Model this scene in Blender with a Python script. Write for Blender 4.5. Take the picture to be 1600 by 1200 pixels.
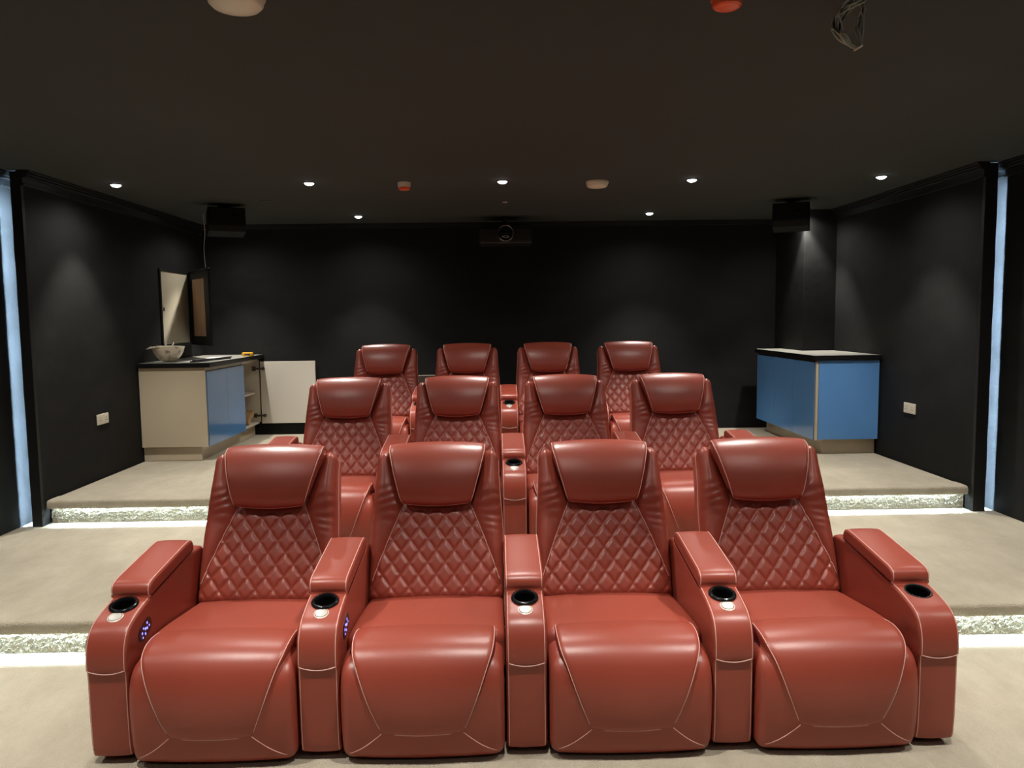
import bpy, bmesh, math, random
from mathutils import Vector, Matrix, noise
import numpy as np

random.seed(7)
for o in list(bpy.data.objects):
    bpy.data.objects.remove(o)
SC = bpy.context.scene
COL = SC.collection

# ------------------------------------------------------------------ camera
CAM_POS = (-0.0881, 0.0, 1.5921)
PITCH, YAW, ROLL, FPX = 0.0856, 0.0177, 0.012, 1200.0
cp, sp, cy, sy = math.cos(PITCH), math.sin(PITCH), math.cos(YAW), math.sin(YAW)
fw = Vector((sy * cp, cy * cp, -sp)); rt = Vector((cy, -sy, 0)); dn = fw.cross(rt)
cr, sr = math.cos(ROLL), math.sin(ROLL)
rt, dn = cr * rt + sr * dn, -sr * rt + cr * dn
cam_data = bpy.data.cameras.new('camera')
cam_data.sensor_fit = 'HORIZONTAL'; cam_data.sensor_width = 36.0
cam_data.lens = FPX / 1600.0 * 36.0
cam_data.clip_start = 0.05
cam = bpy.data.objects.new('camera', cam_data)
M = Matrix.Identity(4)
for i in range(3):
    M[i][0] = rt[i]; M[i][1] = -dn[i]; M[i][2] = -fw[i]; M[i][3] = CAM_POS[i]
cam.matrix_world = M
COL.objects.link(cam)
SC.camera = cam

# ------------------------------------------------------------------ world, exposure, light levels
w = bpy.data.worlds.new('world'); SC.world = w; w.use_nodes = True
w.node_tree.nodes['Background'].inputs[0].default_value = (0, 0, 0, 1)
w.node_tree.nodes['Background'].inputs[1].default_value = 0.0
SC.view_settings.view_transform = 'Standard'
SC.view_settings.look = 'None'
SC.view_settings.exposure = 0.0
SC.view_settings.gamma = 1.0
SC.view_settings.use_curve_mapping = False
SPOT_CORE, SPOT_CORE_ANGLE = 112.0, 76.0     # every recessed downlight: bright core of the beam
SPOT_WIDE, SPOT_WIDE_ANGLE = 34.0, 156.0   # and its wide soft spill
SPOT_COL = (1.0, 0.95, 0.875)
STEP_LED = 260.0          # cool white strip under each step nosing
WALL_LED = 980.0          # blue white strip behind each wall panel

# ------------------------------------------------------------------ materials
def mat(name, color, rough=0.5, metallic=0.0, spec=0.5, bump=None, var=None, coat=0.0, emit=None, sheen=0.0):
    """bump=(scale, strength, distance[, stretch]); var=(scale, colour2, contrast[, stretch])"""
    m = bpy.data.materials.new(name); m.use_nodes = True
    nt = m.node_tree; b = nt.nodes['Principled BSDF']
    b.inputs['Base Color'].default_value = (*color, 1)
    b.inputs['Roughness'].default_value = rough
    b.inputs['Metallic'].default_value = metallic
    b.inputs['Specular IOR Level'].default_value = spec
    b.inputs['Coat Weight'].default_value = coat
    b.inputs['Sheen Weight'].default_value = sheen
    tc = nt.nodes.new('ShaderNodeTexCoord')
    def noise_node(scale, stretch, detail=4):
        mp = nt.nodes.new('ShaderNodeMapping')
        nt.links.new(tc.outputs['Object'], mp.inputs['Vector'])
        mp.inputs['Scale'].default_value = stretch
        n = nt.nodes.new('ShaderNodeTexNoise'); n.inputs['Scale'].default_value = scale
        n.inputs['Detail'].default_value = detail
        nt.links.new(mp.outputs['Vector'], n.inputs['Vector'])
        return n
    if var:
        n = noise_node(var[0], var[3] if len(var) > 3 else (1, 1, 1), var[4] if len(var) > 4 else 4)
        if len(var) > 4: n.inputs['Roughness'].default_value = 0.68
        r = nt.nodes.new('ShaderNodeValToRGB')
        lo, hi = var[2]
        r.color_ramp.elements[0].position = lo; r.color_ramp.elements[1].position = hi
        r.color_ramp.elements[0].color = (*color, 1); r.color_ramp.elements[1].color = (*var[1], 1)
        nt.links.new(n.outputs['Fac'], r.inputs['Fac'])
        nt.links.new(r.outputs['Color'], b.inputs['Base Color'])
    if bump:
        n = noise_node(bump[0], bump[3] if len(bump) > 3 else (1, 1, 1), 3)
        bp = nt.nodes.new('ShaderNodeBump')
        bp.inputs['Strength'].default_value = bump[1]; bp.inputs['Distance'].default_value = bump[2]
        nt.links.new(n.outputs['Fac'], bp.inputs['Height'])
        nt.links.new(bp.outputs['Normal'], b.inputs['Normal'])
    if emit:
        b.inputs['Emission Color'].default_value = (*emit[0], 1)
        b.inputs['Emission Strength'].default_value = emit[1]
    return m

MT = {
 'leather': mat('red_leather', (0.325, 0.062, 0.038), 0.35, spec=0.5, bump=(420, 0.12, 0.002), var=(3.0, (0.295, 0.054, 0.033), (0.35, 0.7))),
 'piping': mat('pale_stitch_piping', (0.72, 0.42, 0.36), 0.6),
 'black_base': mat('black_base', (0.008, 0.008, 0.008), 0.6),
 'gloss_black': mat('gloss_black_plastic', (0.006, 0.006, 0.007), 0.12, spec=0.6),
 'well': mat('matte_black_well', (0.002, 0.002, 0.002), 0.8, spec=0.1),
 'button': mat('pale_steel_button', (0.62, 0.60, 0.54), 0.35, metallic=0.3),
 'blue_dot': mat('blue_indicator', (0.1, 0.1, 0.8), 0.4, emit=((0.22, 0.2, 1.0), 3.0)),
 'panel': mat('control_plastic', (0.010, 0.009, 0.012), 0.35),
 'carpet': mat('beige_carpet', (0.44, 0.385, 0.285), 0.95, spec=0.1, bump=(170, 1.0, 0.010), var=(4.2, (0.57, 0.51, 0.395), (0.30, 0.70), (1.4, 0.75, 1.0), 9), sheen=0.15),
 'wall': mat('black_wall_paint', (0.0066, 0.0066, 0.0064), 0.75, spec=0.25, bump=(9, 0.25, 0.01), var=(2.2, (0.0115, 0.0115, 0.0115), (0.45, 0.75), (1, 1, 2.2))),
 'ceiling': mat('black_ceiling_paint', (0.055, 0.059, 0.056), 0.9, spec=0.15, bump=(30, 0.1, 0.003)),
 'trim': mat('black_moulding', (0.012, 0.012, 0.012), 0.5, spec=0.35),
 'step_led': mat('cool_white_led', (0.9, 0.95, 1.0), 0.5, emit=((0.62, 0.84, 1.0), STEP_LED)),
 'wall_led': mat('blue_white_led', (0.6, 0.8, 1.0), 0.5, emit=((0.50, 0.74, 1.0), WALL_LED)),
 'lamp': mat('lamp_lens', (1, 1, 1), 0.3, emit=((0.93, 0.96, 1.0), 14.0)),
 'lamp_ring': mat('lamp_ring', (0.03, 0.03, 0.03), 0.4),
 'beige_gloss': mat('beige_lacquer', (0.47, 0.40, 0.29), 0.14, spec=0.5),
 'blue_film': mat('blue_film_door', (0.095, 0.245, 0.53), 0.13, spec=0.5, var=(2.0, (0.105, 0.265, 0.56), (0.4, 0.7))),
 'white_board': mat('white_melamine', (0.62, 0.58, 0.50), 0.4),
 'inner_board': mat('cream_melamine', (0.55, 0.50, 0.41), 0.5),
 'counter': mat('black_counter', (0.006, 0.006, 0.006), 0.32, spec=0.5),
 'film': mat('pale_film', (0.42, 0.41, 0.36), 0.3),
 'hinge': mat('hinge_metal', (0.17, 0.14, 0.11), 0.35, metallic=0.9),
 'cardboard': mat('cardboard', (0.36, 0.22, 0.10), 0.8, var=(14, (0.28, 0.16, 0.07), (0.4, 0.7))),
 'paper': mat('paper', (0.75, 0.74, 0.70), 0.7),
 'hat': mat('stained_white_plastic', (0.82, 0.73, 0.57), 0.35, var=(17, (0.22, 0.17, 0.11), (0.52, 0.70))),
 'brown_board': mat('brown_board', (0.030, 0.022, 0.016), 0.6, var=(5, (0.045, 0.032, 0.022), (0.3, 0.7), (8, 8, 0.5))),
 'yellow': mat('yellow_plastic', (0.75, 0.40, 0.02), 0.35),
 'ply': mat('plywood', (0.40, 0.25, 0.15), 0.6, var=(6, (0.33, 0.19, 0.11), (0.35, 0.7), (4, 4, 0.5))),
 'cream': mat('cream_panel', (0.52, 0.475, 0.355), 0.45),
 'black_frame': mat('black_frame', (0.008, 0.008, 0.008), 0.65, spec=0.25),
 'socket': mat('socket_plastic', (0.66, 0.61, 0.50), 0.35),
 'dark_hole': mat('dark_slot', (0.01, 0.01, 0.01), 0.8),
 'speaker': mat('speaker_black', (0.004, 0.004, 0.004), 0.7, spec=0.2),
 'speaker_grille': mat('speaker_grille', (0.007, 0.007, 0.007), 0.9, spec=0.2, bump=(900, 0.6, 0.002)),
 'projector': mat('projector_black', (0.009, 0.009, 0.009), 0.45),
 'lens': mat('lens_glass', (0.004, 0.004, 0.006), 0.04, spec=0.8),
 'chrome': mat('chrome_ring', (0.6, 0.55, 0.55), 0.2, metallic=1.0),
 'detector': mat('detector_plastic', (0.72, 0.66, 0.55), 0.4),
 'orange': mat('orange_red_plastic', (0.80, 0.10, 0.03), 0.3),
 'wire': mat('grey_cable', (0.42, 0.40, 0.34), 0.5),
 'wire_black': mat('black_cable', (0.01, 0.01, 0.01), 0.5),
}

# ------------------------------------------------------------------ mesh helpers
def new_mesh(name, verts, faces, material, smooth=True, angle=50):
    me = bpy.data.meshes.new(name)
    me.from_pydata([tuple(map(float, v)) for v in verts], [], faces)
    bm = bmesh.new(); bm.from_mesh(me)
    bmesh.ops.recalc_face_normals(bm, faces=bm.faces)
    bm.to_mesh(me); bm.free()
    if smooth:
        me.polygons.foreach_set('use_smooth', [True] * len(me.polygons))
        me.set_sharp_from_angle(angle=math.radians(angle))
    me.materials.append(MT[material] if isinstance(material, str) else material)
    me.update()
    return me

def link(name, me, parent=None, loc=(0, 0, 0), rot=(0, 0, 0)):
    o = bpy.data.objects.new(name, me)
    COL.objects.link(o)
    o.location = loc; o.rotation_euler = rot
    if parent: o.parent = parent
    return o

def tag(o, label, cat, group=None):
    o['label'] = label; o['category'] = cat
    if group: o['group'] = group
    return o

def thing(name, label, cat, loc=(0, 0, 0), rot=(0, 0, 0), group=None):
    o = link(name, None, None, loc, rot)
    o.empty_display_size = 0.1
    return tag(o, label, cat, group)

def structure(o, label=None):
    o['kind'] = 'structure'
    if label: o['label'] = label
    return o

def box_mesh(name, lo, hi, material, bevel=0.0, seg=2):
    bm = bmesh.new()
    bmesh.ops.create_cube(bm, size=1.0)
    for v in bm.verts:
        v.co = Vector([lo[i] + (v.co[i] + 0.5) * (hi[i] - lo[i]) for i in range(3)])
    if bevel > 0:
        bmesh.ops.bevel(bm, geom=list(bm.edges), offset=bevel, segments=1 if bevel < 0.005 else seg, profile=0.5, affect='EDGES')
    me = bpy.data.meshes.new(name); bm.to_mesh(me); bm.free()
    if bevel >= 0.005:
        me.polygons.foreach_set('use_smooth', [True] * len(me.polygons))
        me.set_sharp_from_angle(angle=math.radians(40))
    me.materials.append(MT[material])
    return me

def box(name, lo, hi, material, parent=None, bevel=0.0, loc=(0, 0, 0), rot=(0, 0, 0), seg=2):
    return link(name, box_mesh(name, lo, hi, material, bevel, seg), parent, loc, rot)

def smooth_path(pts, step, closed=False):
    """Catmull-Rom through pts then uniform resample."""
    P = np.array(pts, float); n = len(P); out = []
    rng = n if closed else n - 1
    for i in range(rng):
        p0 = P[(i - 1) % n] if (closed or i > 0) else 2 * P[0] - P[1]
        p1 = P[i]; p2 = P[(i + 1) % n]
        p3 = P[(i + 2) % n] if (closed or i + 2 < n) else 2 * P[-1] - P[-2]
        for t in np.linspace(0, 1, 16, endpoint=False):
            out.append(0.5 * ((2 * p1) + (-p0 + p2) * t + (2 * p0 - 5 * p1 + 4 * p2 - p3) * t * t + (-p0 + 3 * p1 - 3 * p2 + p3) * t ** 3))
    if not closed: out.append(P[-1])
    out = np.array(out)
    if closed: out = np.vstack([out, out[:1]])
    d = np.concatenate([[0], np.cumsum(np.linalg.norm(np.diff(out, axis=0), axis=1))])
    m = max(4, int(d[-1] / step))
    s = np.linspace(0, d[-1], m + 1)
    if closed: s = s[:-1]
    return np.stack([np.interp(s, d, out[:, k]) for k in range(out.shape[1])], 1)

def profile_normals(P, closed):
    if closed: T = np.roll(P, -1, 0) - np.roll(P, 1, 0)
    else: T = np.gradient(P, axis=0)
    T /= np.linalg.norm(T, axis=1)[:, None] + 1e-9
    return np.stack([-T[:, 1], T[:, 0]], 1)

def tube_data(paths, r, nseg=6, closed=False):
    V, F = [], []
    for path in paths:
        P = [Vector(p) for p in path]; n = len(P); base = len(V)
        up = Vector((0.3, 0.2, 0.93)).normalized()
        for i, p in enumerate(P):
            a = P[(i - 1) % n] if (closed or i > 0) else P[0]
            b = P[(i + 1) % n] if (closed or i < n - 1) else P[-1]
            t = (b - a).normalized()
            s = t.cross(up)
            if s.length < 0.05: s = t.cross(Vector((1, 0, 0)))
            s.normalize(); u = s.cross(t); up = u
            for k in range(nseg):
                an = 2 * math.pi * k / nseg
                V.append(p + r * (math.cos(an) * s + math.sin(an) * u))
        for i in range(n if closed else n - 1):
            j = (i + 1) % n
            for k in range(nseg):
                k2 = (k + 1) % nseg
                F.append((base + i * nseg + k, base + i * nseg + k2, base + j * nseg + k2, base + j * nseg + k))
        if not closed:
            F.append(tuple(base + k for k in range(nseg)))
            F.append(tuple(base + (n - 1) * nseg + k for k in range(nseg))[::-1])
    return V, F

def tube_mesh(name, paths, r, material, nseg=6, closed=False):
    V, F = tube_data(paths, r, nseg, closed)
    return new_mesh(name, V, F, material, angle=80)

def lathe_mesh(name, prof, material, seg=32, angle=40):
    V, F = [], []
    n = len(prof)
    for k in range(seg):
        a = 2 * math.pi * k / seg
        for r, z in prof: V.append((r * math.cos(a), r * math.sin(a), z))
    for k in range(seg):
        k2 = (k + 1) % seg
        for i in range(n - 1):
            F.append((k * n + i, k2 * n + i, k2 * n + i + 1, k * n + i + 1))
    if prof[0][0] > 1e-6: F.append(tuple(k * n for k in range(seg))[::-1])
    if prof[-1][0] > 1e-6: F.append(tuple(k * n + n - 1 for k in range(seg)))
    me = bpy.data.meshes.new(name); me.from_pydata(V, [], F)
    bm = bmesh.new(); bm.from_mesh(me)
    bmesh.ops.remove_doubles(bm, verts=bm.verts, dist=1e-5)
    bmesh.ops.recalc_face_normals(bm, faces=bm.faces)
    bm.to_mesh(me); bm.free()
    me.polygons.foreach_set('use_smooth', [True] * len(me.polygons))
    me.set_sharp_from_angle(angle=math.radians(angle))
    me.materials.append(MT[material])
    return me

def prism_mesh(name, poly, axis, a, b, material, smooth=False):
    """extrude a 2D polygon along axis from a to b; poly gives the two other coords in xyz order"""
    def p3(p, t):
        if axis == 0: return (t, p[0], p[1])
        if axis == 1: return (p[0], t, p[1])
        return (p[0], p[1], t)
    n = len(poly)
    V = [p3(p, a) for p in poly] + [p3(p, b) for p in poly]
    F = [tuple(range(n))[::-1], tuple(range(n, 2 * n))] + [(i, (i + 1) % n, n + (i + 1) % n, n + i) for i in range(n)]
    return new_mesh(name, V, F, material, smooth=smooth)

def sstep(a, b, x):
    t = min(1.0, max(0.0, (x - a) / (b - a))); return t * t * (3 - 2 * t)

# ------------------------------------------------------------------ the room
H1, H2 = 0.175, 0.345           # heights of the two stepped platforms
Y1, Y2 = 3.650, 5.450           # their riser planes
XR, XF, XB = 3.30, 3.46, 8.46   # rear side walls, front side walls, back wall
YP = 5.345                      # where the side wall panels end
ZC, ZCF, YC = 2.63, 2.55, 3.83 # ceiling heights and where it drops
YFR = -2.6

structure(box('floor', (-XF - .11, YFR, -0.12), (XF + .1, Y1, 0), 'carpet'))
rng0 = random.Random(11)
def platform(name, yr, ztop, zlow, xw, yend):
    p = structure(box(name, (-xw, yr, -0.12), (xw, yend, ztop - 0.004), 'carpet'))
    lipz = zlow + (ztop - zlow) * 0.655
    # carpet wrapped tread with a rounded, slightly furry nosing that hangs down as a lip
    prof = [(yr + 0.10, ztop), (yr + 0.02, ztop + 0.002), (yr - 0.038, ztop + 0.001), (yr - 0.052, ztop - 0.005), (yr - 0.058, ztop - 0.018),
            (yr - 0.058, lipz + 0.006), (yr - 0.054, lipz), (yr - 0.042, lipz), (yr - 0.040, lipz + 0.006), (yr - 0.040, ztop - 0.022), (yr + 0.10, ztop - 0.022)]
    nx = 700; V, F = [], []; m = len(prof)
    for i in range(nx + 1):
        x = -xw + 2 * xw * i / nx
        for j, (y, z) in enumerate(prof):
            k = 0.0 if j in (0, 10, 9, 8) else 1.0
            q = Vector((x * 55, y * 40 + j * 3.1, z * 40))
            V.append((x, y + k * 0.0035 * noise.noise(q), z + k * 0.0030 * noise.noise(q + Vector((7, 3, 1)))))
    for i in range(nx):
        for j in range(m):
            j2 = (j + 1) % m
            F.append((i * m + j, i * m + j2, (i + 1) * m + j2, (i + 1) * m + j))
    F.append(tuple(range(m))); F.append(tuple(nx * m + j for j in range(m)))
    nose = link('nosing', new_mesh('nosing', V, F, 'carpet', angle=70), p)
    nx, nz = int(2 * xw / 0.0065), 22; V, F = [], []
    for j in range(nz + 1):
        z = zlow - 0.004 + (ztop - 0.036 - zlow) * j / nz
        for i in range(nx + 1):
            x = -xw + 2 * xw * i / nx
            d = 0.55 + 0.45 * noise.noise(Vector((x * 75, z * 85, yr))) + 0.45 * rng0.uniform(-1, 1)
            V.append((x, yr - 0.0005 - 0.0075 * max(0.0, min(1.2, d)), z + 0.002 * rng0.uniform(-1, 1)))
    for j in range(nz):
        for i in range(nx):
            F.append((j * (nx + 1) + i, j * (nx + 1) + i + 1, (j + 1) * (nx + 1) + i + 1, (j + 1) * (nx + 1) + i))
    link('riser_carpet', new_mesh('riser_carpet', V, F, 'carpet', angle=180), p)
    led = box('led_strip', (-min(xw, 3.4) + 0.06, yr - 0.020, ztop - 0.032), (min(xw, 3.4) - 0.06, yr - 0.012, ztop - 0.024), 'step_led', p)
    led['label'] = 'glowing cool white strip under the step nosing'
    return p
p1 = platform('floor_step', Y1, H1, 0.0, 3.49, 8.5)
p2 = platform('floor_step', Y2, H2, H1, XR - 0.012, 8.5)

structure(box('wall_back', (-3.6, XB, 0), (3.6, XB + 0.12, 2.75), 'wall'))
structure(box('wall_front', (-3.7, YFR - 0.12, -0.1), (3.7, YFR, 2.75), 'wall'))
structure(box('ceiling', (-3.7, YC, ZC), (3.7, XB + 0.12, ZC + 0.12), 'ceiling'))
structure(box('ceiling', (-3.7, YFR - 0.12, ZCF), (3.7, YC, ZCF + 0.12), 'ceiling'))
for s, side in ((-1, 'left'), (1, 'right')):
    # outer wall beside the front of the room
    XF_ = XF - (0.004 if s < 0 else 0.0)
    a, b = sorted((s * XF_, s * (XF_ + 0.12)))
    structure(box('wall_%s' % side, (a, YFR, -0.1), (b, XB, 2.75), 'wall'))
    # inner wall panel of the rear half, with a wavy upright return edge hiding a blue light strip
    a, b = sorted((s * XR, s * (XR + 0.030)))
    pan = structure(box('wall_%s_panel' % side, (a, YP + 0.01, H1 - 0.02), (b, XB, ZC), 'wall'))
    V, F = [], []; n = 80
    for i in range(n + 1):
        z = H1 - 0.01 + (ZC - H1) * i / n
        xe = XR + (0.068 if s < 0 else 0.084) + 0.004 * noise.noise(Vector((s * 5, 0, z * 5.0)))
        for (x, y) in ((XR - 0.002, YP), (xe, YP), (xe, YP + 0.030), (XR - 0.002, YP + 0.030)):
            V.append((s * x, y, z))
    for i in range(n):
        for j in range(4):
            F.append((i * 4 + j, i * 4 + (j + 1) % 4, i * 4 + 4 + (j + 1) % 4, i * 4 + 4 + j))
    F.append((0, 1, 2, 3)); F.append(tuple(n * 4 + j for j in range(4)))
    link('return_edge', new_mesh('return_edge', V, F, 'trim', smooth=False), pan)
    a, b = sorted((s * (XR + 0.031), s * (XR + 0.036)))
    led = box('led_strip', (a, YP + 0.032, H1 + 0.01), (b, YP + 0.042, ZC - 0.16), 'wall_led', pan)
    led['label'] = 'glowing blue white upright strip behind the wall edge'
# corner pillar at the back right
COLX, COLY = 2.977, 7.68
structure(box('wall_corner_pillar', (COLX, COLY, H2 - .02), (XR + .02, XB + .02, ZC), 'wall', bevel=0.004))
# crown mouldings (three beads over a flat band)
def crown(name, x_wall, s, y0, y1):
    prof = [(0, 0), (0.058, 0), (0.062, -0.008), (0.058, -0.016), (0.047, -0.017), (0.051, -0.025), (0.047, -0.033), (0.036, -0.034), (0.040, -0.042),
            (0.036, -0.050), (0.016, -0.052), (0.014, -0.088), (0.022, -0.092), (0.022, -0.102), (0.0, -0.104)]
    return structure(link(name, prism_mesh(name, [(s * (x_wall - dx), ZC + dz) for dx, dz in prof], 1, y0, y1, 'trim')))
crown('trim_1', XR, -1, YP, XB); crown('trim_2', XR, 1, YP, XB)
crown('trim_3', XF, -1, YFR, 5.6); crown('trim_4', XF, 1, YFR, 5.6)
structure(box('trim_5', (-XR, XB - 0.035, ZC - 0.05), (COLX, XB, ZC), 'trim'))

# ------------------------------------------------------------------ recliners
PITCHX = 0.75
AH = 0.074       # half width of an armrest

def extruded(name, prof, halfw, material, crown=0.0, er=0.01, step=0.01, ncol=22, hole=None, angle=55):
    P = smooth_path(prof, step, closed=True); N = profile_normals(P, True)
    xs = [-halfw + er * (1 - math.cos(a)) for a in np.linspace(0, math.pi / 2, 6)]
    mid = list(np.linspace(-halfw + er, halfw - er, ncol))[1:-1]
    xs = xs + mid + [-x for x in xs[::-1]]
    m = len(P); V, F = [], []
    for x in xs:
        e = max(0.0, abs(x) - (halfw - er))
        off = crown * (1 - (x / halfw) ** 2) - er * (1 - math.sqrt(max(0.0, 1 - (e / er) ** 2)))
        for j in range(m):
            V.append((x, P[j, 0] + N[j, 0] * off, P[j, 1] + N[j, 1] * off))
    for i in range(len(xs) - 1):
        for j in range(m):
            j2 = (j + 1) % m
            f = (i * m + j, i * m + j2, (i + 1) * m + j2, (i + 1) * m + j)
            if hole:
                c = np.mean([V[k] for k in f], axis=0)
                if c[2] > hole[3] and math.hypot(c[0] - hole[0], c[1] - hole[1]) < hole[2]: continue
            F.append(f)
    F.append(tuple(range(m))); F.append(tuple((len(xs) - 1) * m + j for j in range(m)))
    return new_mesh(name, V, F, material, angle=angle), P, N

def pad(name, prof, wfun, material, crown=0.0, er=0.012, depth=0.03, step=0.008, ncol=33):
    """open padded strip following prof (y,z), half width wfun(u) with u = 0..1 along it"""
    P = smooth_path(prof, step); N = profile_normals(P, False); m = len(P)
    base = [-1 + 0.08 * (1 - math.cos(a)) for a in np.linspace(0, math.pi / 2, 6)]
    ss = base + list(np.linspace(-0.92, 0.92, ncol))[1:-1] + [-x for x in base[::-1]]
    V, F = [], []; nc = len(ss) + 2
    edge = {-1: [], 1: []}
    for j in range(m):
        u = j / (m - 1); w_ = wfun(u)
        row = []
        for s in ss:
            x = s * w_
            e = max(0.0, abs(s) - 0.92) / 0.08
            off = crown * (1 - s * s) - er * (1 - math.sqrt(max(0.0, 1 - e * e)))
            row.append((x, P[j, 0] + N[j, 0] * off, P[j, 1] + N[j, 1] * off))
        for sg in (-1, 1):
            q = row[2] if sg < 0 else row[-3]
            edge[sg].append((q[0], q[1] + N[j, 0] * 0.0006, q[2] + N[j, 1] * 0.0006))
        dl = (row[0][0] * 0.985, row[0][1] - N[j, 0] * depth, row[0][2] - N[j, 1] * depth)
        dr = (row[-1][0] * 0.985, row[-1][1] - N[j, 0] * depth, row[-1][2] - N[j, 1] * depth)
        V += [dl] + row + [dr]
    for j in range(m - 1):
        for i in range(nc - 1):
            F.append((j * nc + i, j * nc + i + 1, (j + 1) * nc + i + 1, (j + 1) * nc + i))
        F.append((j * nc + nc - 1, j * nc, (j + 1) * nc, (j + 1) * nc + nc - 1))
    F.append(tuple(range(nc))); F.append(tuple((m - 1) * nc + i for i in range(nc)))
    return new_mesh(name, V, F, material, angle=60), edge, V, nc, m

# --- armrest
ARM_PROF = [(0.030, 0.030), (0.013, 0.045), (0.007, 0.10), (0.004, 0.22), (0.004, 0.342), (-0.002, 0.352), (-0.004, 0.380), (-0.001, 0.420), (0.010, 0.458),
            (0.030, 0.488), (0.060, 0.508), (0.10, 0.522), (0.15, 0.535), (0.22, 0.548), (0.40, 0.572), (0.60, 0.592), (0.715, 0.594), (0.745, 0.572), (0.752, 0.52),
            (0.752, 0.30), (0.750, 0.06), (0.740, 0.030), (0.40, 0.026), (0.15, 0.026)]
arm_me, armP, armN = extruded('armrest', ARM_PROF, AH, 'leather', crown=0.004, er=0.012, step=0.007, ncol=22, hole=(0, 0.152, 0.044, 0.45))
def arm_pt(x, j, off=0.0): return (x, armP[j, 0] + armN[j, 0] * off, armP[j, 1] + armN[j, 1] * off)
# piping from the front foot over the top to under the lid
jr = [j for j in range(len(armP)) if armP[j, 1] > 0.035 and (armP[j, 0] < 0.235) and not (armP[j, 1] < 0.3 and armP[j, 0] > 0.05)]
jr.sort(key=lambda j: j)
arm_pipe_paths = [[arm_pt(sx * (AH - 0.0085), j, -0.0005) for j in jr] for sx in (-1, 1)]
seam = []
for t in np.linspace(-1, 1, 20):
    seam.append((t * (AH - 0.009), -0.0048, 0.356 - 0.012 * (1 - t * t)))
arm_pipe_mes = [tube_mesh('piping', [p_], 0.0019, 'piping') for p_ in arm_pipe_paths + [seam]]
# stitched leather lid
LID_PROF = [(0.226, 0.548), (0.209, 0.556), (0.204, 0.575), (0.211, 0.594), (0.236, 0.607), (0.30, 0.617), (0.45, 0.637), (0.565, 0.651), (0.605, 0.651),
            (0.628, 0.640), (0.634, 0.612), (0.62, 0.598), (0.45, 0.575)]
lid_me, lidP, lidN = extruded('armrest_lid', LID_PROF, AH + 0.002, 'leather', crown=0.004, er=0.011, step=0.007, ncol=14)
jl = [j for j in range(len(lidP)) if lidP[j, 1] > 0.55 + (lidP[j, 0] - 0.2) * 0.14 + 0.004 and lidP[j, 0] < 0.632]
lid_pipe_mes = [tube_mesh('lid_piping', [[(sx * (AH - 0.006), lidP[j, 0], lidP[j, 1]) for j in jl]], 0.0019, 'piping') for sx in (-1, 1)]
CUP = [(0.0515, -0.004), (0.0525, 0.003), (0.0505, 0.007), (0.046, 0.0095), (0.0405, 0.009), (0.0375, 0.005), (0.0360, -0.002), (0.0362, -0.010)]
cup_me = lathe_mesh('cup_holder', CUP, 'gloss_black', 36)
def open_bottom(me):
    bm = bmesh.new(); bm.from_mesh(me)
    bmesh.ops.delete(bm, geom=[f for f in bm.faces if len(f.verts) > 4], context='FACES')
    bm.to_mesh(me); bm.free()
open_bottom(cup_me)
well_me = lathe_mesh('cup_well', [(0.0368, -0.004), (0.0345, -0.09), (0.0, -0.092)], 'well', 36); open_bottom(well_me)
CUP2 = [(0.0500, -0.004), (0.0500, 0.002), (0.0480, 0.0035), (0.0440, 0.002), (0.0425, -0.004), (0.0428, -0.008)]
cup2_me = lathe_mesh('cup_holder', CUP2, 'black_base', 36); open_bottom(cup2_me)
well2_me = lathe_mesh('cup_well', [(0.0432, -0.004), (0.0410, -0.09), (0.0, -0.092)], 'well', 36); open_bottom(well2_me)
btn_me = lathe_mesh('touch_button', [(0.0285, -0.004), (0.0285, 0.0005), (0.0265, 0.002), (0.0250, 0.002), (0.0240, 0.0010), (0.0225, 0.0012), (0.0215, 0.0035), (0.008, 0.0050), (0.0, 0.0051)], 'button', 32)
# dark control panel on the inner side, octagonal, with lit marks
def ctrl():
    c = (0.150, 0.446); ang = math.radians(20)
    def rr(u, v): return (c[0] + u * math.cos(ang) - v * math.sin(ang), c[1] + u * math.sin(ang) + v * math.cos(ang))
    hw_, hh, k = 0.052, 0.029, 0.016
    pts = [(-hw_ + k, -hh), (hw_ - k, -hh), (hw_, -hh + k), (hw_, hh - k), (hw_ - k, hh), (-hw_ + k, hh), (-hw_, hh - k), (-hw_, -hh + k)]
    me = prism_mesh('control_panel', [rr(*p) for p in pts], 0, AH - 0.002, AH + 0.0025, 'panel')
    V, F = [], []
    for (u, v, a_, b_) in [(-.028, .004, .004, .006), (-.012, .014, .004, .005), (0.0, .003, .006, .006), (.012, -.004, .005, .006), (-.008, -.014, .004, .007), (.020, .014, .004, .006), (-.030, -.014, .003, .005), (.030, -.006, .003, .005)]:
        n0 = len(V)
        for x in (AH + 0.0020, AH + 0.0035):
            for (du, dv) in ((-a_, -b_), (a_, -b_), (a_, b_), (-a_, b_)):
                y, z = rr(u + du * 0.8, v + dv * 0.62); V.append((x, y, z))
        F += [(n0, n0 + 1, n0 + 2, n0 + 3), (n0 + 4, n0 + 5, n0 + 6, n0 + 7)] + [(n0 + i, n0 + (i + 1) % 4, n0 + 4 + (i + 1) % 4, n0 + 4 + i) for i in range(4)]
    return me, new_mesh('control_lights', V, F, 'blue_dot', smooth=False)
ctrl_me, dots_me = ctrl()

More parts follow.
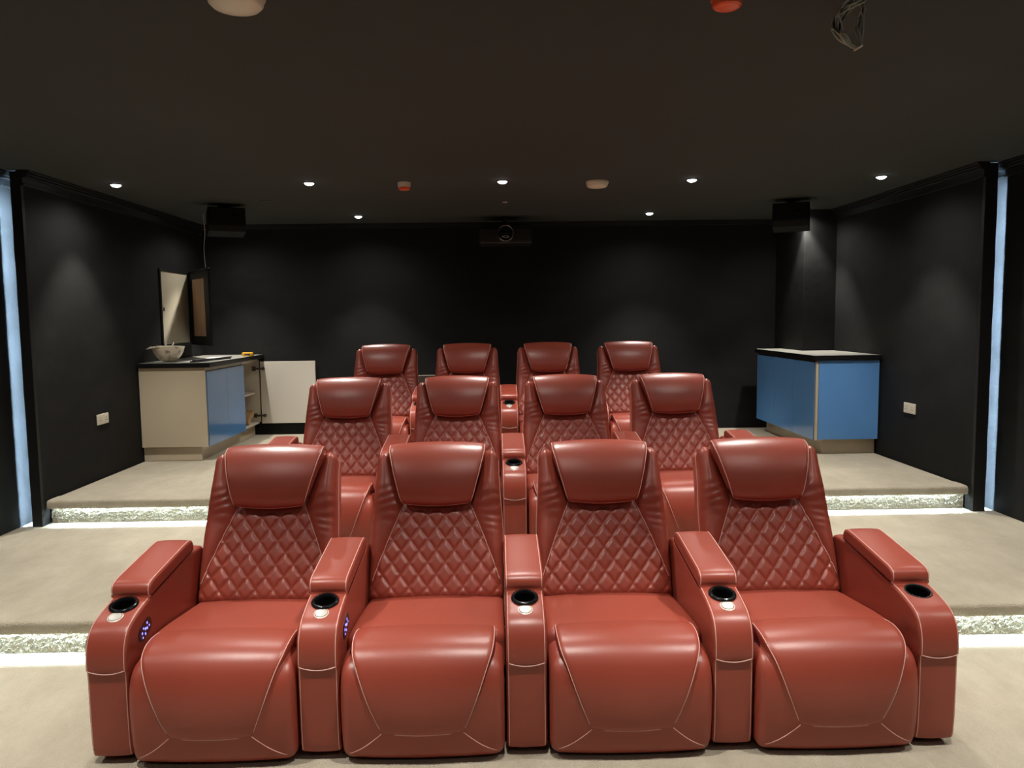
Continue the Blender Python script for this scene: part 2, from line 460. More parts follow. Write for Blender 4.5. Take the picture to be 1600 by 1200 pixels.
# --- seat cushion and footrest
SEAT_PROF = [(0.145, 0.26), (0.140, 0.36), (0.150, 0.398), (0.185, 0.411), (0.30, 0.406), (0.45, 0.390), (0.60, 0.373), (0.68, 0.362), (0.70, 0.33), (0.69, 0.24)]
seat_me, _, _ = extruded('seat_cushion', SEAT_PROF, 0.299, 'leather', crown=0.013, er=0.034, step=0.012, ncol=24)
FOOT_PROF = [(0.055, 0.018), (0.000, 0.020), (-0.022, 0.045), (-0.036, 0.11), (-0.043, 0.19), (-0.041, 0.265), (-0.026, 0.325), (0.005, 0.362), (0.05, 0.379), (0.11, 0.381),
             (0.140, 0.368), (0.146, 0.30), (0.146, 0.10), (0.140, 0.025)]
foot_me, footP, footN = extruded('footrest', FOOT_PROF, 0.293, 'leather', crown=0.010, er=0.036, step=0.010, ncol=28)
PAD_PROF = [(0.205, 0.404), (0.192, 0.418), (0.155, 0.428), (0.10, 0.430), (0.045, 0.421), (0.002, 0.400), (-0.030, 0.364), (-0.050, 0.310), (-0.058, 0.250), (-0.0565, 0.190),
            (-0.050, 0.145), (-0.0445, 0.127), (-0.036, 0.117)]
_pz = smooth_path(PAD_PROF[::-1], 0.008)
def pad_w(u):
    i = u * (len(_pz) - 1); y, z = _pz[int(round(i))]
    w0 = float(np.interp(z, [0.11, 0.125, 0.15, 0.20, 0.25, 0.30, 0.36, 0.40, 0.44], [0.138, 0.146, 0.158, 0.178, 0.197, 0.215, 0.237, 0.254, 0.267]))
    d = u * 0.55        # distance to the lower end: round the corners off
    if d < 0.030: w0 -= 0.030 * (1 - math.sqrt(max(0, 1 - (1 - d / 0.030) ** 2)))
    return w0
pad_me, pad_edge, padV, padnc, padm = pad('footrest_pad', PAD_PROF[::-1], pad_w, 'leather', crown=0.009, er=0.011, depth=0.040)
low = [tuple(padV[1 * padnc + i]) for i in range(1, padnc - 1)]
pad_loop = pad_edge[-1][1:][::-1] + low[4:-4] + pad_edge[1][1:]
pad_pipe_me = tube_mesh('pad_piping', [pad_loop], 0.0017, 'piping')
def foot_front(x, z):
    """front surface of the footrest body at (x, z)"""
    best = min(range(len(footP)), key=lambda j: abs(footP[j, 1] - z) + (10 if footP[j, 0] > 0.03 else 0))
    e = max(0.0, abs(x) - (0.289 - 0.036)); off = 0.010 * (1 - (x / 0.289) ** 2) - 0.036 * (1 - math.sqrt(max(0, 1 - (e / 0.036) ** 2)))
    return (x, footP[best, 0] + footN[best, 0] * (off + .0005), z + footN[best, 1] * (off + .0005))
diag = []
for sx in (-1, 1):
    diag.append(smooth_path([foot_front(sx * (0.146 + t * 0.130), 0.126 - 0.088 * t - 0.010 * math.sin(math.pi * t)) for t in np.linspace(0, 1, 9)], 0.012))
foot_pipe_mes = [tube_mesh('seam_stitching', [d_], 0.0015, 'piping') for d_ in diag]

# --- backrest
B0 = (0.600, 0.372); E_ = Vector((0.444, 0.896)); N_ = Vector((-0.896, 0.444)); LB = 0.682
def bp(x, v, o): return (x, B0[0] + E_[0] * v + N_[0] * o, B0[1] + E_[1] * v + N_[1] * o)
def back_hw(v):
    h = 0.2980 - 0.0170 * sstep(0.28, 0.62, v)
    r = 0.052; d = LB - v
    if d < r: h -= r * (1 - math.sqrt(max(0.0, 1 - (1 - d / r) ** 2)))
    return h
def quilt_half(v):
    if v > 0.421: return 0.151 + (v - 0.421) * 0.27
    t = (0.421 - v) / 0.329
    return 0.151 + 0.1265 * (1.12 * t - 0.12 * t * t) if t < 1 else 0.2775 + (t - 1) * 0.16
QW, QH = 0.0790, 0.1050
def back_off(x, v):
    hw_ = back_hw(v); ax = abs(x)
    o = 0.0
    d = min(hw_ - ax, LB - v); R_ = 0.048
    if d < R_: o -= R_ * (1 - math.sqrt(max(0.0, 1 - (1 - max(d, 0) / R_) ** 2)))
    if v < 0.035: o -= 0.035 * (1 - math.sqrt(max(0.0, 1 - (1 - v / 0.035) ** 2)))
    q = quilt_half(v) - ax
    A = 0.020 + 0.022 * sstep(0.34, 0.52, v)
    if q < 0: o += A * (1 - math.exp(q / 0.030)) - 0.004 * math.exp(q / 0.006)
    else:
        o -= 0.004 * math.exp(-q / 0.006)
        if v < 0.425:
            a = x / QW + v / QH; b = x / QW - v / QH
            s = min(abs(math.sin(math.pi * a)), abs(math.sin(math.pi * b)))
            fade = sstep(0.012, 0.03, v) * (1 - sstep(0.378, 0.398, v))
            o += fade * (0.0080 * (1 - (1 - s) ** 3) - 0.0025) + (1 - fade) * 0.002
        else: o -= 0.010 * sstep(0.425, 0.46, v)
    if q < 0:   # soft leather creases on the bolsters
        wr = sstep(0.22, 0.36, v) * (1 - sstep(0.50, 0.60, v)) * sstep(0.0, 0.03, -q)
        ph = 150 * v + 22 * ax + 5.0 * noise.noise(Vector((x * 9, v * 9, 1.3)))
        o += wr * 0.0019 * math.sin(ph) * (0.4 + noise.noise(Vector((x * 14, v * 6, 4.0))))
        o += 0.003 * noise.noise(Vector((x * 10, v * 7, 8.1)))
    return o
def back_mesh():
    nx, nv = 112, 128
    ss = [-1 + 0.10 * (1 - math.cos(a)) for a in np.linspace(0, math.pi / 2, 8)]
    ss = ss + list(np.linspace(-0.9, 0.9, nx))[1:-1] + [-s for s in ss[::-1]]
    vs = list(np.linspace(0, LB - 0.05, nv - 14)) + [LB - 0.05 * (1 - math.sin(a)) for a in np.linspace(0, math.pi / 2, 15)][1:]
    V, F = [], []; nc = len(ss)
    for v in vs:
        h = back_hw(v)
        for s in ss: V.append(bp(s * h, v, back_off(s * h, v)))
    nr = len(vs)
    for j in range(nr - 1):
        for i in range(nc - 1): F.append((j * nc + i, j * nc + i + 1, (j + 1) * nc + i + 1, (j + 1) * nc + i))
    ring = [(0, i) for i in range(nc)] + [(j, nc - 1) for j in range(1, nr)] + [(nr - 1, i) for i in range(nc - 2, -1, -1)] + [(j, 0) for j in range(nr - 2, 0, -1)]
    prev = [j * nc + i for j, i in ring]
    for depth, shrink in ((-0.10, 1.0), (-0.135, 0.985), (-0.150, 0.93)):
        cur = []
        for (j, i) in ring:
            v = vs[j]; x = ss[i] * back_hw(v)
            vv = LB * 0.5 + (v - LB * 0.5) * shrink
            cur.append(len(V)); V.append(bp(x * shrink, vv, depth))
        m = len(ring)
        for k in range(m): F.append((prev[k], prev[(k + 1) % m], cur[(k + 1) % m], cur[k]))
        prev = cur
    F.append(tuple(prev))
    return new_mesh('backrest', V, F, 'leather', angle=65)
back_me = back_mesh()
bpaths = []
for sx in (-1, 1):
    bpaths.append([bp(sx * quilt_half(v), v, back_off(sx * quilt_half(v), v) + 0.0035) for v in np.linspace(0.085, 0.425, 60)])
    bpaths.append([bp(sx * (back_hw(v) + 0.0005), v, -0.050) for v in np.linspace(0.02, 0.655, 70)])
back_pipe_mes = [tube_mesh('back_piping', [p_], 0.0018, 'piping') for p_ in bpaths]
# --- headrest pillow: profile in (v, n) on the back plane
HR = [(0.424, 0.028), (0.417, 0.047), (0.430, 0.064), (0.470, 0.080), (0.540, 0.089), (0.610, 0.083), (0.662, 0.064), (0.695, 0.034), (0.707, -0.006), (0.698, -0.045), (0.670, -0.070)]
_hr = smooth_path(HR, 0.008)
def hr_w(u):
    i = int(round(u * (len(_hr) - 1))); v, n = _hr[i]
    w0 = float(np.interp(v, [0.415, 0.45, 0.55, 0.66, 0.71], [0.158, 0.170, 0.197, 0.222, 0.223]))
    if n < 0.02 and v > 0.6: w0 -= (0.02 - n) * 0.35
    d = u * 0.52
    if d < 0.042: w0 -= 0.036 * (1 - math.sqrt(max(0, 1 - (1 - d / 0.042) ** 2)))
    return w0
def to_back(p): return bp(p[0], p[1], p[2])
# pad() works in (x, a, b); here a = v, b = n so the outward normal has to face +n
_HRr = [(v, n) for v, n in HR]
hm, hedge, hV, hnc, hmm = pad('headrest_tmp', _HRr, hr_w, 'leather', crown=0.012, er=0.013, depth=0.055)
for v in hm.vertices: v.co = to_back(v.co)
hm.name = 'headrest'
bmx = bmesh.new(); bmx.from_mesh(hm); bmesh.ops.recalc_face_normals(bmx, faces=bmx.faces); bmx.to_mesh(hm); bmx.free()
nk = int(0.80 * hmm)
hlow = [hV[2 * hnc + i] for i in range(1, hnc - 1)]
hloop = [to_back(p) for p in hedge[-1][2:nk][::-1]] + [to_back(p) for p in hlow[4:-4]] + [to_back(p) for p in hedge[1][2:nk]]
head_pipe_me = tube_mesh('headrest_piping', [hloop], 0.0020, 'piping')
head_me = hm
base_me = box_mesh('base', (-0.300, 0.10, 0.0), (0.300, 0.66, 0.24), 'black_base', bevel=0.01)
rear_me = box_mesh('rear_panel', (-0.3002, 0.738, 0.04), (0.3002, 0.756, 0.585), 'leather')
armfoot_me = box_mesh('foot', (-0.05, 0.06, 0.0), (0.05, 0.62, 0.032), 'black_base')

def frame_on_arm(dy):
    j = min(range(len(armP)), key=lambda k: abs(armP[k, 0] - dy) + (10 if armP[k, 1] < 0.48 else 0))
    n = armN[j]; tilt = math.atan2(-n[0], n[1])
    return armP[j, 1] + 0.004, tilt

def add_arm(parent, x, end=False):
    a = link('armrest', arm_me, parent, (x, 0, 0))
    for k_, me_ in enumerate(arm_pipe_mes): link('piping' if k_ < 2 else 'seam_stitching', me_, a)
    link('foot', armfoot_me, a)
    link('armrest_lid', lid_me, a); [link('lid_piping', me_, a) for me_ in lid_pipe_mes]
    z, t = frame_on_arm(0.152)
    c = link('cup_holder', cup2_me if end else cup_me, a, (0, 0.152, z - (0.002 if end else 0.0005)), (t, 0, 0))
    c['label'] = 'black cup holder'
    link('cup_well', well2_me if end else well_me, a, tuple(c.location), tuple(c.rotation_euler))
    if not end:
        z, t = frame_on_arm(0.085)
        link('touch_button', btn_me, a, (0, 0.085, z - 0.0008), (t, 0, 0))['label'] = 'round pale metal button'
        link('control_panel', ctrl_me, a)['label'] = 'dark control panel'
        cl = link('control_lights', dots_me, a); cl['label'] = 'blue lit marks'; cl['kind'] = 'stuff'
    return a

ROWS = ['front', 'middle', 'back']; SEATS = ['at the left end', 'second from the left', 'second from the right', 'at the right end']
D1, RS = 2.667, 1.8025
for r in range(3):
    for i in range(4):
        cx = (i - 1.5) * PITCHX
        ch = thing('theatre_recliner', 'red leather recliner with diamond quilted back, %s of the %s row' % (SEATS[i], ROWS[r]), 'recliner',
                   (cx, D1 + r * RS, (0, H1, H2)[r]), group='red theatre recliners in three rows')
        link('base', base_me, ch); link('rear_panel', rear_me, ch)
        link('seat_cushion', seat_me, ch)
        f = link('footrest', foot_me, ch)
        link('footrest_pad', pad_me, f); link('pad_piping', pad_pipe_me, f)['label'] = 'pale pink piping'; [link('seam_stitching', me_, f) for me_ in foot_pipe_mes]
        b = link('backrest', back_me, ch); b['label'] = 'diamond quilted backrest'
        [link('back_piping', me_, b) for me_ in back_pipe_mes]
        h = link('headrest', head_me, ch)
        link('headrest_piping', head_pipe_me, h)
        add_arm(ch, -PITCHX / 2)
        if i == 3: add_arm(ch, PITCHX / 2, end=True)

# ------------------------------------------------------------------ recessed downlights
lamp_ring_me = lathe_mesh('ring', [(0.036, -0.001), (0.040, -0.006), (0.050, -0.004), (0.054, 0.001)], 'lamp_ring', 32)
lamp_lens_me = lathe_mesh('lens', [(0.0, -0.020), (0.018, -0.018), (0.030, -0.012), (0.037, -0.003), (0.037, 0.002)], 'lamp', 24)
def downlight(x, y, z, label, power=1.0):
    t = thing('ceiling_downlight', label, 'downlight', (x, y, z), group='recessed ceiling downlights')
    link('ring', lamp_ring_me, t); link('lens', lamp_lens_me, t)
    for nm, wt, an, bl in (('downlight_core', SPOT_CORE, SPOT_CORE_ANGLE, 0.55), ('downlight_spill', SPOT_WIDE, SPOT_WIDE_ANGLE, 1.0)):
        L = bpy.data.lights.new(nm, 'SPOT')
        L.energy = wt * power; L.color = SPOT_COL
        L.spot_size = math.radians(an); L.spot_blend = bl; L.shadow_soft_size = 0.03
        lo = bpy.data.objects.new(nm, L); COL.objects.link(lo)
        lo.parent = t; lo.location = (0, 0, -0.026)
LX = [-2.95, -1.50, -0.037, 1.41, 2.84]
LN = ['first', 'second', 'third', 'fourth', 'fifth']
for i, x in enumerate(LX): downlight(x, 5.95 - 0.06 * (i == 4), ZC, 'lit round ceiling downlight, %s from the left in the line of five' % LN[i])
for x, y, l in ((-1.473, 7.86, 'lit ceiling downlight near the back wall, left of the projector'), (1.456, 7.83, 'lit ceiling downlight near the back wall, right of the projector'),
                (-2.80, 7.86, 'ceiling downlight behind the left loudspeaker'), (2.925, 7.615, 'ceiling downlight behind the right loudspeaker, lighting the pillar')):
    downlight(x, y, ZC, l)
for i, x in enumerate(LX): downlight(x, 4.03, ZC, 'ceiling downlight hidden just behind the ceiling drop, %s from the left' % LN[i])
for i, x in enumerate(LX): downlight(x, 2.20, ZCF, 'ceiling downlight above the front row, %s from the left, just out of view' % LN[i])
for i, x in enumerate(LX): downlight(x, 0.35, ZCF, 'added unseen ceiling downlight over the open floor before the front row, %s from the left' % LN[i], 0.38)  # dimmed row added out of view to light the seats from the front

# ------------------------------------------------------------------ left cabinet
CF = H2
cab = thing('base_cabinet', 'beige gloss base cabinet with blue film doors and one door open, left wall', 'cabinet', (0, 0, 0))
x0, xd, ya, yb_, zb, zt = -3.292, -2.722, 6.90, 8.44, 0.472, 1.160
ym = [6.918, 7.430, 7.930, 8.440]
box('end_panel', (x0, 6.882, zb), (-2.704, 6.900, 1.186), 'beige_gloss', cab, 0.0015)
box('bottom_panel', (x0, ya, zb), (xd, yb_, zb + 0.018), 'inner_board', cab)
box('top_rail', (x0, ya, 1.168), (xd, yb_, 1.186), 'inner_board', cab)
box('back_panel', (x0, ya, zb + .018), (x0 + 0.012, yb_, 1.168), 'inner_board', cab)
box('divider', (x0 + .012, 7.922, zb + .018), (xd, 7.938, 1.168), 'inner_board', cab)
box('side_panel', (x0 + .012, 8.424, zb + .018), (xd + 0.018, 8.440, 1.168), 'inner_board', cab)
box('shelf', (x0 + .012, 7.938, 0.800), (xd - 0.03, 8.424, 0.817), 'white_board', cab)
box('handle_channel', (xd - 0.02, ya, 1.150), (xd - 0.004, yb_, 1.186), 'beige_gloss', cab)
box('plinth', (x0, 6.915, CF), (-2.772, 6.931, zb), 'beige_gloss', cab)
box('plinth', (-2.788, 6.931, CF), (-2.772, 8.430, zb), 'beige_gloss', cab)
for k in range(2):
    box('door', (xd, ym[k] + 0.0015, zb - .004), (xd + 0.018, ym[k + 1] - 0.0015, 1.146), 'blue_film', cab, 0.001)['label'] = 'blue film covered gloss door'
od = box('door', (-2.690, 8.424, zb), (-2.092, 8.442, 1.152), 'white_board', cab, 0.001); od['label'] = 'white inner face of the open door'
for z in (0.560, 1.075):
    V, F = tube_data([], 0.01)
    hb = link('hinge', lathe_mesh('hinge', [(0.0, 0.0), (0.019, 0.0), (0.019, 0.006), (0.014, 0.008), (0.0, 0.004)], 'hinge', 20), od, (-2.655, 8.424, z), (math.radians(90), 0, 0))
    box('hinge_arm', (-2.760, 8.400, z - 0.010), (-2.648, 8.414, z + 0.010), 'hinge', od, 0.003)
    box('hinge_plate', (-2.772, 8.405, z - 0.024), (-2.735, 8.424, z + 0.024), 'hinge', od, 0.003)
ct = box('countertop', (-3.296, 6.862, 1.186), (-2.655, 8.452, 1.228), 'counter', None, 0.002)
tag(ct, 'black countertop with pale film on top of the beige cabinet with the open door', 'countertop')
box('top_film', (-3.292, 6.866, 1.228), (-2.662, 8.448, 1.2286), 'film', ct)['label'] = 'pale protective film'

# things inside the open bay
def roll_of(name, label, cat, path, r, m, group=None):
    return tag(link(name, tube_mesh(name, [path], r, m, 14)), label, cat, group)
tag(box('cardboard_box', (-0.08, -0.085, 0), (0.08, 0.085, 0.16), 'cardboard', None, 0.003, (-2.92, 8.26, zb + .0185), (0, 0, 0.25)), 'brown cardboard box standing in the open cabinet bay', 'box')
tag(box('wood_offcut', (-0.035, -0.09, -0.028), (0.035, 0.09, 0.028), 'cardboard', None, 0.002, (-2.770, 8.20, zb + .0185 + .079), (0.62, 0.0, -0.12)), 'brown wood offcut leaning at the mouth of the open cabinet', 'wood block')
tag(box('paper_stack', (-0.13, -0.10, 0), (0.13, 0.10, 0.014), 'paper', None, 0.003, (-2.93, 8.14, 0.8175), (0, 0, 0.2)), 'white paper sheaf on the shelf inside the open cabinet', 'papers')

# hard hat lying upside down
def hard_hat():
    V, F = [], []; seg, rows = 56, 16
    for layer, sc, dz in ((0, 1.0, 0.0), (1, 0.965, 0.004)):
        for j in range(rows + 1):
            a = math.pi / 2 * j / rows
            for k in range(seg):
                th = 2 * math.pi * k / seg
                rx, ry = 0.136, 0.115
                rr_ = math.sin(a) ** 0.82
                ridge = 1 + 0.03 * math.exp(-(math.sin(th) / 0.16) ** 2) * math.sin(a)
                x = rx * rr_ * math.cos(th) * sc * ridge; y = ry * rr_ * math.sin(th) * sc
                z = 0.140 * (1 - math.cos(a) ** 1.15) + dz
                if j >= rows - 1:   # rim flares, with a peak on one side
                    pk = max(0.0, -math.cos(th)) ** 2
                    fl = (0.006 + 0.040 * pk) * (1 if j == rows else 0.35)
                    x += fl * math.cos(th); y += fl * math.sin(th) * 0.8; z -= 0.030 * pk * (j == rows)
                V.append((x, y, z))
    n = rows + 1
    for L in range(2):
        o = L * n * seg
        for j in range(rows):
            for k in range(seg):
                k2 = (k + 1) % seg
                F.append((o + j * seg + k, o + j * seg + k2, o + (j + 1) * seg + k2, o + (j + 1) * seg + k))
    for k in range(seg):
        k2 = (k + 1) % seg
        F.append((rows * seg + k, rows * seg + k2, n * seg + rows * seg + k2, n * seg + rows * seg + k))
    return new_mesh('shell', V, F, 'hat', angle=70)
hat = thing('hard_hat', 'stained white hard hat lying upside down on the black countertop', 'hard hat', (-3.10, 7.06, 1.2335), (0, 0.03, 0.25))
link('shell', hard_hat(), hat)
band = []
for k in range(28):
    a = 2 * math.pi * k / 28; band.append((0.100 * math.cos(a), 0.086 * math.sin(a), 0.134))
link('sweatband', tube_mesh('sweatband', [band], 0.008, 'hat', 8, True), hat)
for sx, hgt in ((0.035, 0.172), (-0.03, 0.158)):
    link('strap', tube_mesh('strap', [smooth_path([(sx, 0.084, 0.134), (sx + .005, 0.05, hgt), (sx + 0.012, -0.01, hgt - .012), (sx, -0.084, 0.134)], 0.02)], 0.006, 'hat', 6), hat)
# tape measure
tm = thing('tape_measure', 'yellow and black tape measure at the far end of the black countertop', 'tape measure', (-2.70, 8.06, 1.228), (0, 0, 0.15))
box('case', (-0.055, -0.030, 0), (0.055, 0.030, 0.042), 'yellow', tm, 0.010)
box('grip', (-0.030, -0.033, 0.012), (0.030, 0.033, 0.030), 'black_base', tm, 0.004)
box('hook', (0.054, -0.012, 0.004), (0.060, 0.012, 0.016), 'chrome', tm)
# black folder-like bars and sheet on the counter
fl = thing('drawer_runner', 'black metal runner lying across the edge of the black countertop', 'runner', (-2.78, 7.30, 1.228), (0, 0, -0.16))
box('rail', (-0.022, -0.36, 0), (0.022, 0.30, 0.012), 'black_frame', fl, 0.002)
box('inner_rail', (-0.012, -0.30, 0.012), (0.012, 0.34, 0.020), 'black_frame', fl, 0.002)
box('clip', (-0.018, -0.33, 0.012), (0.018, -0.29, 0.022), 'chrome', fl, 0.002)
tag(box('film_sheet', (-3.02, 7.05, 1.2285), (-2.84, 7.95, 1.2305), 'paper', None), 'pale protective sheet lying on the black countertop behind the runner', 'sheet')

# ------------------------------------------------------------------ right cabinet
rc = thing('base_cabinet', 'blue film covered base cabinet on beige plinth beside the right wall', 'cabinet', (0, 0, 0))
X0, X1_, YA, YB, ZB, ZT = 2.735, 3.286, 6.742, 8.25, 0.480, 1.192
def ell(xa, xb, ya_, yb2, xc, yc): return [(xa, ya_), (xb, ya_), (xb, yc), (xc, yc), (xc, yb2), (xa, yb2)]
link('carcass', prism_mesh('carcass', ell(X0, X1_, YA, YB, COLX - 0.012, COLY - 0.012), 2, ZB, ZT, 'beige_gloss'), rc)
box('end_panel', (2.748, 6.724, ZB), (X1_, 6.742, 1.184), 'blue_film', rc, 0.001)['label'] = 'blue film covered end panel'
box('edge_strip', (2.722, 6.724, ZB - .004), (2.744, 6.744, 1.176), 'beige_gloss', rc)
yy = [6.748, 7.220, 7.735, 8.25]
for k in range(3):
    box('door', (2.715, yy[k] + .002, ZB - .004), (X0 - 0.001, yy[k + 1] - .002, 1.170), 'blue_film', rc, 0.001)
box('handle_channel', (2.728, YA, 1.172), (X0, YB, ZT), 'hinge', rc)
box('plinth', (2.810, 6.782, CF), (X1_, 6.798, ZB), 'beige_gloss', rc)
box('plinth', (2.810, 6.798, CF), (2.826, 8.20, ZB), 'beige_gloss', rc)
rct = tag(link('countertop', prism_mesh('countertop', ell(2.690, 3.294, 6.704, 8.262, COLX - 0.003, COLY - 0.003), 2, ZT, ZT + 0.038, 'counter')),
    'black edged countertop notched around the corner pillar, on the blue cabinet', 'countertop')
link('top_film', prism_mesh('top_film', ell(2.696, 3.290, 6.710, 8.256, COLX - 0.006, COLY - 0.006), 2, ZT + 0.038, ZT + 0.0386, 'film'), rct)['label'] = 'pale protective film'

# ------------------------------------------------------------------ wall niche with ajar door, left wall
nb = thing('wall_box', 'cream recessed wall box with black frame above the left countertop', 'wall box', (0, 0, 0))
xn, na, nb_, nz0, nz1 = -XR, 7.42, 8.10, 1.355, 2.105
link('cream_panel', box_mesh('cream_panel', (xn - 0.001, na + .02, nz0 + .02), (xn + 0.004, nb_ - .02, nz1 - .02), 'cream'), nb)
box('frame_side', (xn, na - .012, nz0), (xn + 0.014, na + .014, nz1), 'black_frame', nb)
box('frame_side', (xn, nb_ - .014, nz0), (xn + 0.014, nb_ + .012, nz1), 'black_frame', nb)
box('frame_top', (xn, na + .014, nz1 - .022), (xn + 0.014, nb_ - .014, nz1), 'black_frame', nb)
box('frame_bottom', (xn, na + .014, nz0), (xn + 0.014, nb_ - .014, nz0 + .022), 'black_frame', nb)
box('latch_slot', (xn + .004, na + 0.050, 1.70), (xn + 0.007, na + 0.078, 1.735), 'dark_hole', nb)
# the door hangs from the far edge and stands a third open
hx, hy = xn + 0.028, nb_ - 0.01; fx, fy = -2.875, 7.55
dl = math.hypot(fx - hx, fy - hy); da = math.atan2(fy - hy, fx - hx)
db = link('door', box_mesh('door', (0, -0.012, nz0 + .002), (dl, 0.012, nz1 + 0.004), 'black_frame', 0.002), nb, (hx, hy, 0), (0, 0, da))
db['label'] = 'black ajar door with bare plywood centre'
box('plywood_panel', (dl * 0.20, -0.016, nz0 + 0.095), (dl * 0.80, -0.010, nz1 - 0.085), 'ply', db)
box('corner_clip', (dl - 0.10, -0.008, nz1 + 0.004), (dl + 0.004, 0.010, nz1 + 0.011), 'chrome', db)
roll_of('hanging_cable', 'thin dark cable hanging from the ceiling to the ajar wall door', 'cable',
        smooth_path([(-2.925, 7.60, ZC), (-2.915, 7.60, 2.45), (-2.925, 7.585, 2.3), (-2.915, 7.575, nz1 + 0.012)], 0.04), 0.0028, 'wire')

# ------------------------------------------------------------------ sockets
def socket(x, s, y, z, label):
    t = thing('wall_socket', label, 'socket', (x, y, z), (0, 0, 0), 'wall sockets')
    a, b = sorted((0, -s * 0.011))
    box('plate', (a, -0.088, -0.042), (b, 0.088, 0.042), 'socket', t, 0.003)
    for dy in (-0.044, 0.044):
        a, b = sorted((-s * 0.0105, -s * 0.0125))
        box('insert', (a, dy - 0.033, -0.030), (b, dy + 0.033, 0.028), 'socket', t, 0.001)
        for (py, pz, hy_, hz_) in ((0, 0.010, 0.003, 0.006), (-0.011, -0.010, 0.005, 0.0025), (0.011, -0.010, 0.005, 0.0025)):
            a, b = sorted((-s * 0.0120, -s * 0.0130))
            box('pin_hole', (a, dy + py - hy_, pz - hz_), (b, dy + py + hy_, pz + hz_), 'dark_hole', t)
socket(-XR, -1, 6.23, 0.819, 'cream double wall socket low on the left wall')
socket(XR, 1, 6.22, 0.813, 'cream double wall socket low on the right wall')

# board standing against the back wall between two back row seats
bd = thing('wooden_board', 'dark brown board leaning on the back wall between the two left back row recliners', 'board', (-0.82, XB - 0.075, H2), (math.radians(-5), 0, 0))
box('panel', (-0.17, 0.0, 0.0), (0.17, 0.018, 0.630), 'brown_board', bd)
box('pale_edge', (-0.17, -0.001, 0.630), (0.17, 0.019, 0.637), 'inner_board', bd)

# ------------------------------------------------------------------ loudspeakers under the ceiling
def speaker(x, y, z, rz, label):
    t = thing('loudspeaker', label, 'loudspeaker', (x, y, z), (0, 0, rz), 'ceiling corner loudspeakers')
    wd, h, d = 0.155, 0.105, 0.12
    poly = [(-d, -h * 0.55), (-d * 0.75, -h), (d, -h), (d, h), (-d * 0.9, h)]
    link('body', prism_mesh('body', poly, 0, -wd, wd, 'speaker'), t, (0, 0, 0), (math.radians(-8), 0, 0))
    box('grille', (-wd + .012, -d - 0.010, -h * 0.55), (wd - .012, -d - 0.002, h - .012), 'speaker_grille', t, 0.004, (0, 0, 0), (math.radians(-10), 0, 0))
    box('bracket', (-0.03, 0.02, h - 0.02), (0.03, 0.06, ZC - z), 'speaker', t)
    box('ceiling_plate', (-0.06, -0.02, ZC - z - 0.012), (0.06, 0.10, ZC - z), 'speaker', t, 0.002)
    link('tweeter', lathe_mesh('tweeter', [(0.0, 0.012), (0.018, 0.009), (0.03, 0.0), (0.03, -0.004)], 'speaker_grille', 20), t, (0.06, -d - 0.008, 0.03), (math.radians(82), 0, 0))
speaker(-2.50, 7.0, 2.475, 0.42, 'black loudspeaker hung at the ceiling above the ajar wall door')
speaker(2.58, 7.0, 2.470, -0.42, 'black loudspeaker hung at the ceiling before the lit pillar')

# ------------------------------------------------------------------ projector
pj = thing('projector', 'black ceiling mounted projector with round lens at the back wall', 'projector', (0.005, 8.05, 2.44))
box('body', (-0.27, -0.13, -0.09), (0.27, 0.20, 0.08), 'projector', pj, 0.022, seg=4)
link('lens_barrel', lathe_mesh('lens_barrel', [(0.086, -0.02), (0.086, 0.022), (0.080, 0.028), (0.074, 0.024), (0.070, 0.004), (0.0, 0.004)], 'projector', 36), pj, (0, -0.135, 0.012), (math.radians(90), 0, 0))
link('lens_glass', lathe_mesh('lens_glass', [(0.0, 0.022), (0.035, 0.018), (0.060, 0.006), (0.066, 0.0)], 'lens', 32), pj, (0, -0.138, 0.012), (math.radians(90), 0, 0))
rim = [(0.078 * math.cos(a), -0.164, 0.012 + 0.078 * math.sin(a)) for a in np.linspace(0, 2 * math.pi, 48, endpoint=False)]
link('lens_ring', tube_mesh('lens_ring', [rim], 0.0035, 'chrome', 8, True), pj)
link('mount_pole', lathe_mesh('mount_pole', [(0.022, 0.07), (0.022, ZC - 2.44 - 0.01), (0.07, ZC - 2.44 - 0.01), (0.07, ZC - 2.44)], 'projector', 20), pj)

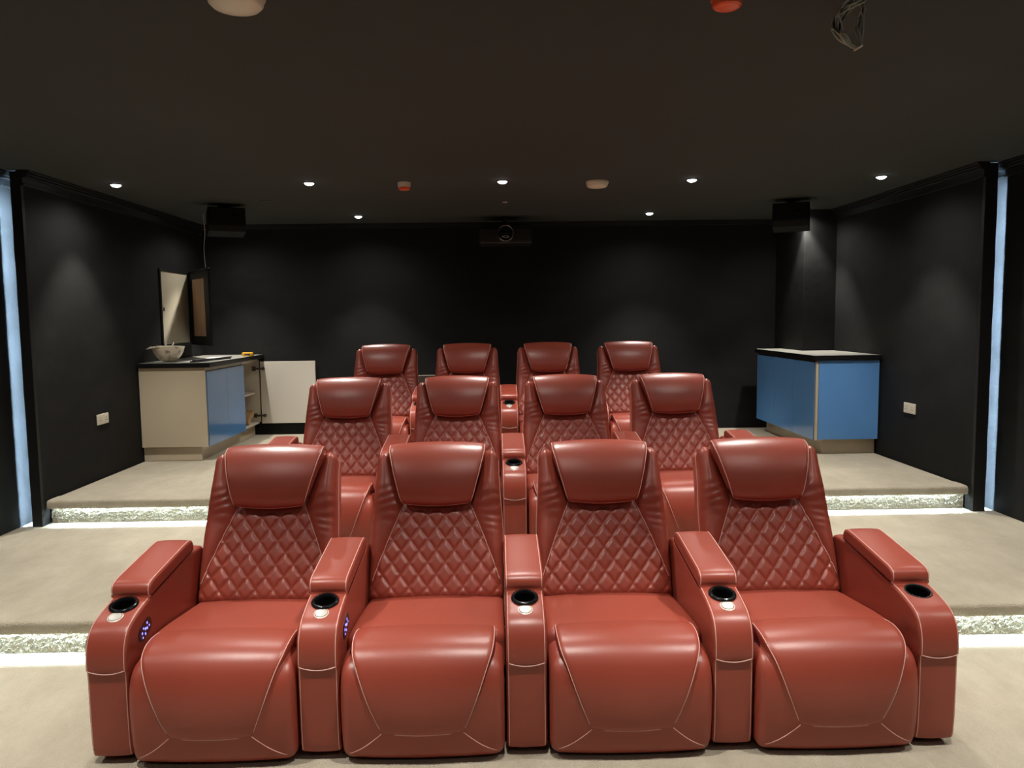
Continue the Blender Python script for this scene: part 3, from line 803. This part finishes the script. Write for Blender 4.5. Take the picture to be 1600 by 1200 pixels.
# ------------------------------------------------------------------ detectors, sounders, ceiling bits
def detector(x, y, z, label, r=0.088):
    t = thing('smoke_detector', label, 'detector', (x, y, z), group='white ceiling detectors')
    link('base', lathe_mesh('base', [(r, 0.0), (r * 1.0, -0.012), (r * 0.95, -0.022), (r * 0.93, -0.024)], 'detector', 40), t)
    link('cover', lathe_mesh('cover', [(r * 0.93, -0.022), (r * 0.90, -0.034), (r * 0.78, -0.044), (r * 0.4, -0.049), (0, -0.050)], 'detector', 40), t)
detector(0.691, 6.0, ZC, 'round white ceiling detector right of the centre downlight')
detector(-0.840, 2.345, ZCF, 'round white ceiling detector at the top edge of the picture', 0.086)
def sounder(x, y, z, label, top):
    t = thing('alarm_beacon', label, 'alarm', (x, y, z), group='ceiling alarm beacons')
    link('base', lathe_mesh('base', [(0.050, 0), (0.051, -0.010), (0.049, -0.024), (0.047, -0.034), (0.044, -0.036)], top, 36), t)
    link('dome', lathe_mesh('dome', [(0.043, -0.034), (0.044, -0.042), (0.041, -0.052), (0.034, -0.056), (0.030, -0.055), (0.018, -0.059), (0, -0.060)], 'orange', 36), t)
sounder(-0.785, 5.97, ZC, 'white based red alarm beacon between two downlights', 'detector')
sounder(0.600, 2.335, ZCF, 'orange red alarm beacon at the top edge of the picture', 'orange')
tag(link('sprinkler_cap', lathe_mesh('sprinkler_cap', [(0.0, -0.006), (0.022, -0.005), (0.024, 0.0)], 'wire', 20), None, (-0.008, 7.0, ZC)), 'small grey sprinkler cap on the ceiling before the projector', 'sprinkler')
tag(link('sprinkler_cap', lathe_mesh('sprinkler_cap', [(0.0, -0.006), (0.040, -0.005), (0.044, 0.0)], 'black_base', 20), None, (-2.086, 6.80, ZC)), 'small black cap on the ceiling near the left loudspeaker', 'sprinkler')
# coil of loose cables hanging from the ceiling
cb = thing('cable_bundle', 'tied coil of loose grey and black cables hanging from the ceiling', 'cables', (1.02, 2.40, 2.50))
rng = random.Random(3)
for k in range(13):
    j = lambda s=0.014: rng.uniform(-s, s)
    pts = [(0.075 + j(.02), 0.06 + j(), ZCF - 2.50 + 0.02), (0.05 + j(.02), 0.03 + j(), 0.060 + j(.012)), (-0.005 + j(), j(), 0.040 + j(.012)), (-0.050 + j(), j(), 0.005 + j()),
           (-0.066 + j(), j(), -0.035 + j()), (-0.050 + j(), j(), -0.070 + j(.006)), (-0.018 + j(.005), j(.004), -0.096 + j(.004)), (0.004 + j(.003), j(.003), -0.100)]
    if k % 3 == 0: pts += [(0.010, 0.0, -0.085), (0.012 + j(), 0.01, -0.03 + j()), (0.022 + j(), 0.02, 0.02), (0.02 + j(), 0.03, 0.07)]
    link('cable', tube_mesh('cable', [smooth_path(pts, 0.012)], 0.0031, 'wire_black' if k in (1, 4, 6) else 'wire', 6), cb)
tie = [(0.002 + 0.011 * math.cos(a), 0.011 * math.sin(a), -0.100 + 0.006 * math.cos(a)) for a in np.linspace(0, 2 * math.pi, 20, endpoint=False)]
link('tie', tube_mesh('tie', [tie], 0.0026, 'detector', 6, True), cb)
